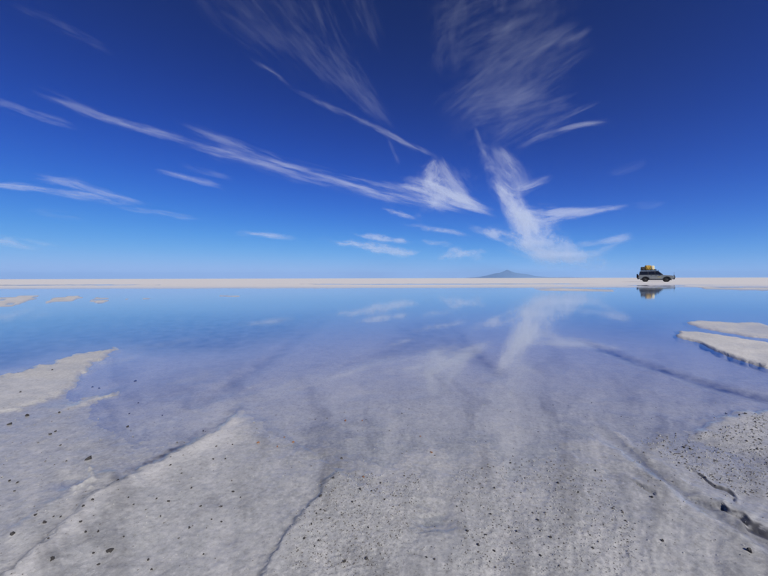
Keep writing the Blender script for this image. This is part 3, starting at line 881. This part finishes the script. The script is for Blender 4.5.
for y in (-.66, .66):
    tube(rack, (-2.05, y, 1.99), (.12, y, 1.99), .022); tube(rack, (-2.05, y, 2.12), (.12, y, 2.12), .018)
    for x in (-2.0, -1.3, -.6, .08):
        tube(rack, (x, y, 1.86), (x, y, 2.12), .018)
for k in range(8):
    x = -2.05 + k * .31
    tube(rack, (x, -.66, 1.99), (x, .66, 1.99), .016)
for x in (-2.05, .12):
    tube(rack, (x, -.66, 2.12), (x, .66, 2.12), .018)
bm_obj('roof_rack', rack, STEEL, car)

# the load: each bundle a thing of its own, lying on the rack
def bundle(name, label, cat, mat, c, s, seed, sag=.10):
    bm = bmesh.new()
    bmesh.ops.create_cube(bm, size=2)
    bmesh.ops.subdivide_edges(bm, edges=bm.edges[:], cuts=7, use_grid_fill=True)
    P = np.array([v.co for v in bm.verts])
    nz = fbm(P[:, 0] * 1.7 + P[:, 2] * 1.1 + seed * 7, P[:, 1] * 1.7 - P[:, 2] * .9, seed, 3)
    for v, q in zip(bm.verts, nz):
        p = v.co.copy()
        l4 = (abs(p.x) ** 5 + abs(p.y) ** 5 + abs(p.z) ** 5) ** .2
        p = p / l4
        p *= 1 + sag * q
        if p.z < 0: p.z = max(p.z, -.96)
        v.co = (p.x * s[0] / 2, p.y * s[1] / 2, (p.z + .96) * s[2] / 2)
    o = bm_obj(name, bm, mat, None, True)
    M = Matrix.Translation(car.location) @ Matrix.Rotation(R(-34), 4, 'Z')
    o.location = M @ Vector(c); o.rotation_euler = (0, 0, R(-34 + random.uniform(-4, 4)))
    return tag(o, label, cat, 'luggage on the roof rack of the car')
bundle('tarp_bundle', 'bulky ochre tarpaulin bundle on the car roof rack', 'bundle', OCHRE, (-1.02, -.02, 2.008), (.86, 1.18, .88), 3, .13)
bundle('cloth_sack', 'cream cloth sack at the front of the roof load', 'sack', CREAM, (-.43, -.03, 2.008), (.50, 1.14, .80), 5, .14)
bundle('duffel_bag', 'dark duffel bag at the rear of the roof load', 'bag', DARKC, (-1.72, .0, 2.008), (.62, 1.16, .62), 9, .14)
bundle('duffel_bag', 'small dark bag lying between sack and front of roof rack', 'bag', DARKC, (-.10, 0, 2.008), (.20, .95, .18), 12, .14)

# ------------------------------------------------------------------ pebbles and grit on the salt
PEB = simple_mat('dark_pebble', (0.042, 0.038, 0.035), .8, 0, .45, 300)
PEBG = simple_mat('grey_brown_pebble', (0.11, 0.10, 0.09), .85, 0, .35, 300)
RUST = simple_mat('rust_pebble', (0.26, 0.13, 0.07), .85, 0, .3, 300)
def pebble_mesh(seed, mat, sub=2):
    bm = bmesh.new()
    bmesh.ops.create_icosphere(bm, subdivisions=sub, radius=1)
    P = np.array([v.co for v in bm.verts])
    nz = fbm(P[:, 0] * 1.3 + seed * 5.1, P[:, 1] * 1.3 + P[:, 2] * 1.7, seed, 3)
    rs = np.random.RandomState(seed)
    ax = np.array([1.0, rs.uniform(.6, .9), rs.uniform(.6, .85)])
    for v, q in zip(bm.verts, nz):
        v.co = Vector(np.array(v.co) * ax * (1 + .6 * q))
    me = bpy.data.meshes.new('pebble'); bm.to_mesh(me); bm.free()
    me.materials.append(mat)
    return me
PM = [pebble_mesh(k, PEB) for k in range(6)]
PR = [pebble_mesh(20 + k, RUST) for k in range(2)]
GM = [pebble_mesh(40 + k, PEBG) for k in range(4)]
SPOTS = []
def pebble(px, py, size_px, meshes, label, group):
    x, y = at(px, py)
    r = size_px * .40 * y / F * math.sqrt(1 + (x / y) ** 2 * .3)
    o = bpy.data.objects.new('pebble', random.choice(meshes))
    COL.objects.link(o)
    o.scale = (r * random.uniform(.85, 1.25), r * random.uniform(.8, 1.1), r * random.uniform(.85, 1.15))
    o.location = (x, y, ground_z(x, y) + r * .30)
    o.rotation_euler = (random.uniform(-.3, .3), random.uniform(-.3, .3), random.uniform(0, 6.28))
    SPOTS.append((px, py))
    return tag(o, label, 'pebble', group)
pebble(87.7, 460.5, 6.5, PM, 'larger black pebble above the hollow in the damp salt', 'single black pebbles')
pebble(109, 557.5, 7, PM, 'largest black pebble on the pale salt below the curved ridge', 'single black pebbles')
pebble(749, 556.7, 6, PM, 'black pebble on dark damp salt below the wide crack', 'single black pebbles')
pebble(117.7, 485, 4, PM, 'black pebble beside the bright broken rim in the salt', 'single black pebbles')
L1 = 'small black pebble on smooth damp salt beside the curved ridge'
for x, y, s in [(26.7, 416, 4), (9, 424.7, 3.6), (44, 526.7, 4), (11.7, 538, 5), (52, 570, 5), (92, 508, 3.4), (82.7, 515, 3.4), (168, 504.7, 3.4), (200, 509, 2.8), (220.7, 509, 3),
                (232.7, 494, 2.6), (191, 491, 2.6), (127, 426, 2.8), (59, 413, 2.6), (9, 482, 2.6), (16.7, 483.7, 2.4), (147.7, 563, 3.2), (203, 430, 2.4), (80, 530.7, 3.2), (85, 540, 3.2),
                (97.7, 539, 2.8), (93, 560, 2.8), (98, 571, 2.8), (170, 468, 2.6), (213, 461, 2), (225, 461, 2), (216, 448, 2), (221, 524, 2.6), (211, 522, 2.2), (189, 531, 2.6), (156, 502, 2.2), (133, 510, 2.4),
                (128, 504, 2.2), (151, 573, 2.8), (60, 446, 2.2), (66, 462, 2), (35, 518, 3), (50, 435, 2.6), (55, 432, 2.4), (53, 520, 2.2), (60, 520, 2.6), (14, 492, 2), (240, 500, 2), (181, 476, 2), (160, 520, 2.2), (123, 543, 2.4), (232, 446, 2), (48, 548, 2.4), (178, 541, 2.2), (203, 557, 2.4), (20, 394, 2.6), (52, 371, 2), (99, 386, 2.4), (92, 385, 2), (18, 371, 2), (135, 379, 2.6), (162, 414, 2), (129, 412, 2), (138, 401, 2)]:
    pebble(x, y, s, PM, L1, 'black pebbles on the smooth salt')
L2 = 'small dark pebble among the grit on rough salt'
for x, y, s in [(333, 482, 3), (320, 501, 3.4), (303.7, 544.7, 3.6), (329, 523.7, 3), (344, 567.7, 4), (366, 565.7, 4), (371, 494, 2.6), (359.7, 493, 3), (351.7, 506.7, 3), (367.7, 532.7, 3), (510, 462.7, 2.6), (494, 490, 2.8),
                (490, 516.7, 3), (466.7, 535.7, 3.2), (477.7, 550, 3.4), (485, 539, 3), (494, 555, 3), (516, 534, 3.4), (550, 541, 3.6), (557.7, 485, 3), (537.7, 523, 3), (651, 500, 3.2), (595, 471.7, 2.6),
                (577.7, 494.7, 2.6), (662, 545, 3.2), (341, 458.6, 2.4), (320, 515, 2.8), (316, 519, 2.8), (434, 566, 3), (426, 564, 2.6), (311, 530, 2.4), (318, 546, 3), (314, 552, 2.6), (384, 503, 2.6), (380, 484, 2.6), (699, 459, 2.6), (683, 448, 2.8), (690, 450, 2.4), (663, 447, 2.4), (716, 462, 2.6), (759, 442, 2.4), (755, 425, 2.4), (739, 417, 2.2), (745, 416, 2.2), (726, 414, 2), (540, 560, 3), (592, 552, 3), (612, 510, 2.6), (625, 523, 2.6)]:
    pebble(x, y, s, PM, L2, 'dark pebbles in the gritty salt')
L3 = 'tiny rust-brown pebble on the damp salt near the water edge'
for x, y, s in [(292.7, 442, 3), (257.7, 444, 3), (363, 478, 3), (345, 420, 2.8), (362, 420, 2.2), (277, 447, 2.4), (431, 453, 3), (284, 437, 2), (420, 436, 2)]:
    pebble(x, y, s, PR, L3, 'rust-brown pebbles by the water edge')
rs = np.random.RandomState(5)
def pick_spots(n, polys):
    out = []
    while len(out) < n:
        pl = polys[rs.randint(len(polys))]
        xs_ = [p[0] for p in pl]; ys_ = [p[1] for p in pl]
        x, y = rs.uniform(min(xs_), max(xs_)), rs.uniform(min(ys_), max(ys_))
        if poly_sd(np.array([x]), np.array([y]), pl)[0] > -6 * rs.rand():
            out.append((x, y))
    return out
GRITTY = [[(333, 478), (372, 474), (420, 480), (410, 520), (380, 572), (290, 574), (285, 545), (310, 515)],
          [(450, 478), (540, 458), (600, 475), (640, 545), (620, 576), (440, 576), (465, 540)],
          [(640, 442), (705, 438), (768, 415), (768, 500), (712, 480)]]
for x, y in pick_spots(110, GRITTY):
    pebble(x, y, rs.uniform(1.5, 2.6), GM, 'tiny grey-brown pebble among the grit on rough salt', 'grey-brown pebbles in the gritty salt')

def grit_mesh(name, spots, mat, smin, smax, label, cat):
    V, Fc = [], []
    base = np.array([(1, 0, 0), (-.9, .1, 0), (0, 1, 0), (.1, -.9, 0), (0, 0, .8), (0, 0, -.6)])
    tri = np.array([(0, 2, 4), (2, 1, 4), (1, 3, 4), (3, 0, 4), (2, 0, 5), (1, 2, 5), (3, 1, 5), (0, 3, 5)])
    for k, (px, py) in enumerate(spots):
        x, y = at(px, py)
        r = (smin + (smax - smin) * rs.rand() ** 2.5) * .5 * y / F
        a = rs.uniform(0, 6.28); c_, s_ = math.cos(a), math.sin(a)
        b = base * rs.uniform(.7, 1.3, (6, 3)) * r
        b = np.stack([b[:, 0] * c_ - b[:, 1] * s_, b[:, 0] * s_ + b[:, 1] * c_, b[:, 2]], 1)
        V.append(b + (x, y, ground_z(x, y) + r * .25)); Fc.append(tri + 6 * k)
    o = mesh_np(name, np.vstack(V), np.vstack(Fc), mat, False)
    return tag(o, label, cat, kind='stuff')
wide = [(x, y) for x, y in zip(rs.uniform(-60, 830, 1500), 400 + 190 * rs.rand(1500) ** .8)]
grit_mesh('dark_grit', pick_spots(2600, GRITTY) + wide[:700], PEBG, .6, 1.9, 'fine dark grit strewn over the rough salt', 'grit')
grit_mesh('salt_grains', pick_spots(2200, GRITTY) + wide[700:], SALT, .8, 2.2, 'coarse pale salt grains strewn over the crust', 'salt grains')

# ------------------------------------------------------------------ the air between: thin even haze
hz = bpy.data.materials.new('air_haze'); hz.use_nodes = True
n, l = hz.node_tree.nodes, hz.node_tree.links
n.clear()
pv = n.new('ShaderNodeVolumePrincipled'); oo = n.new('ShaderNodeOutputMaterial')
pv.inputs['Color'].default_value = (0.40, 0.66, 1.0, 1)
pv.inputs['Density'].default_value = 1.5e-5
pv.inputs['Anisotropy'].default_value = 0.0
l.new(pv.outputs[0], oo.inputs['Volume'])
bm = bmesh.new()
boxb(bm, (0, 0, 899), (240000, 240000, 1800))
o = bm_obj('haze', bm, hz)
tag(o, 'thin pale blue haze in the air over the salt plain', 'haze', kind='stuff')
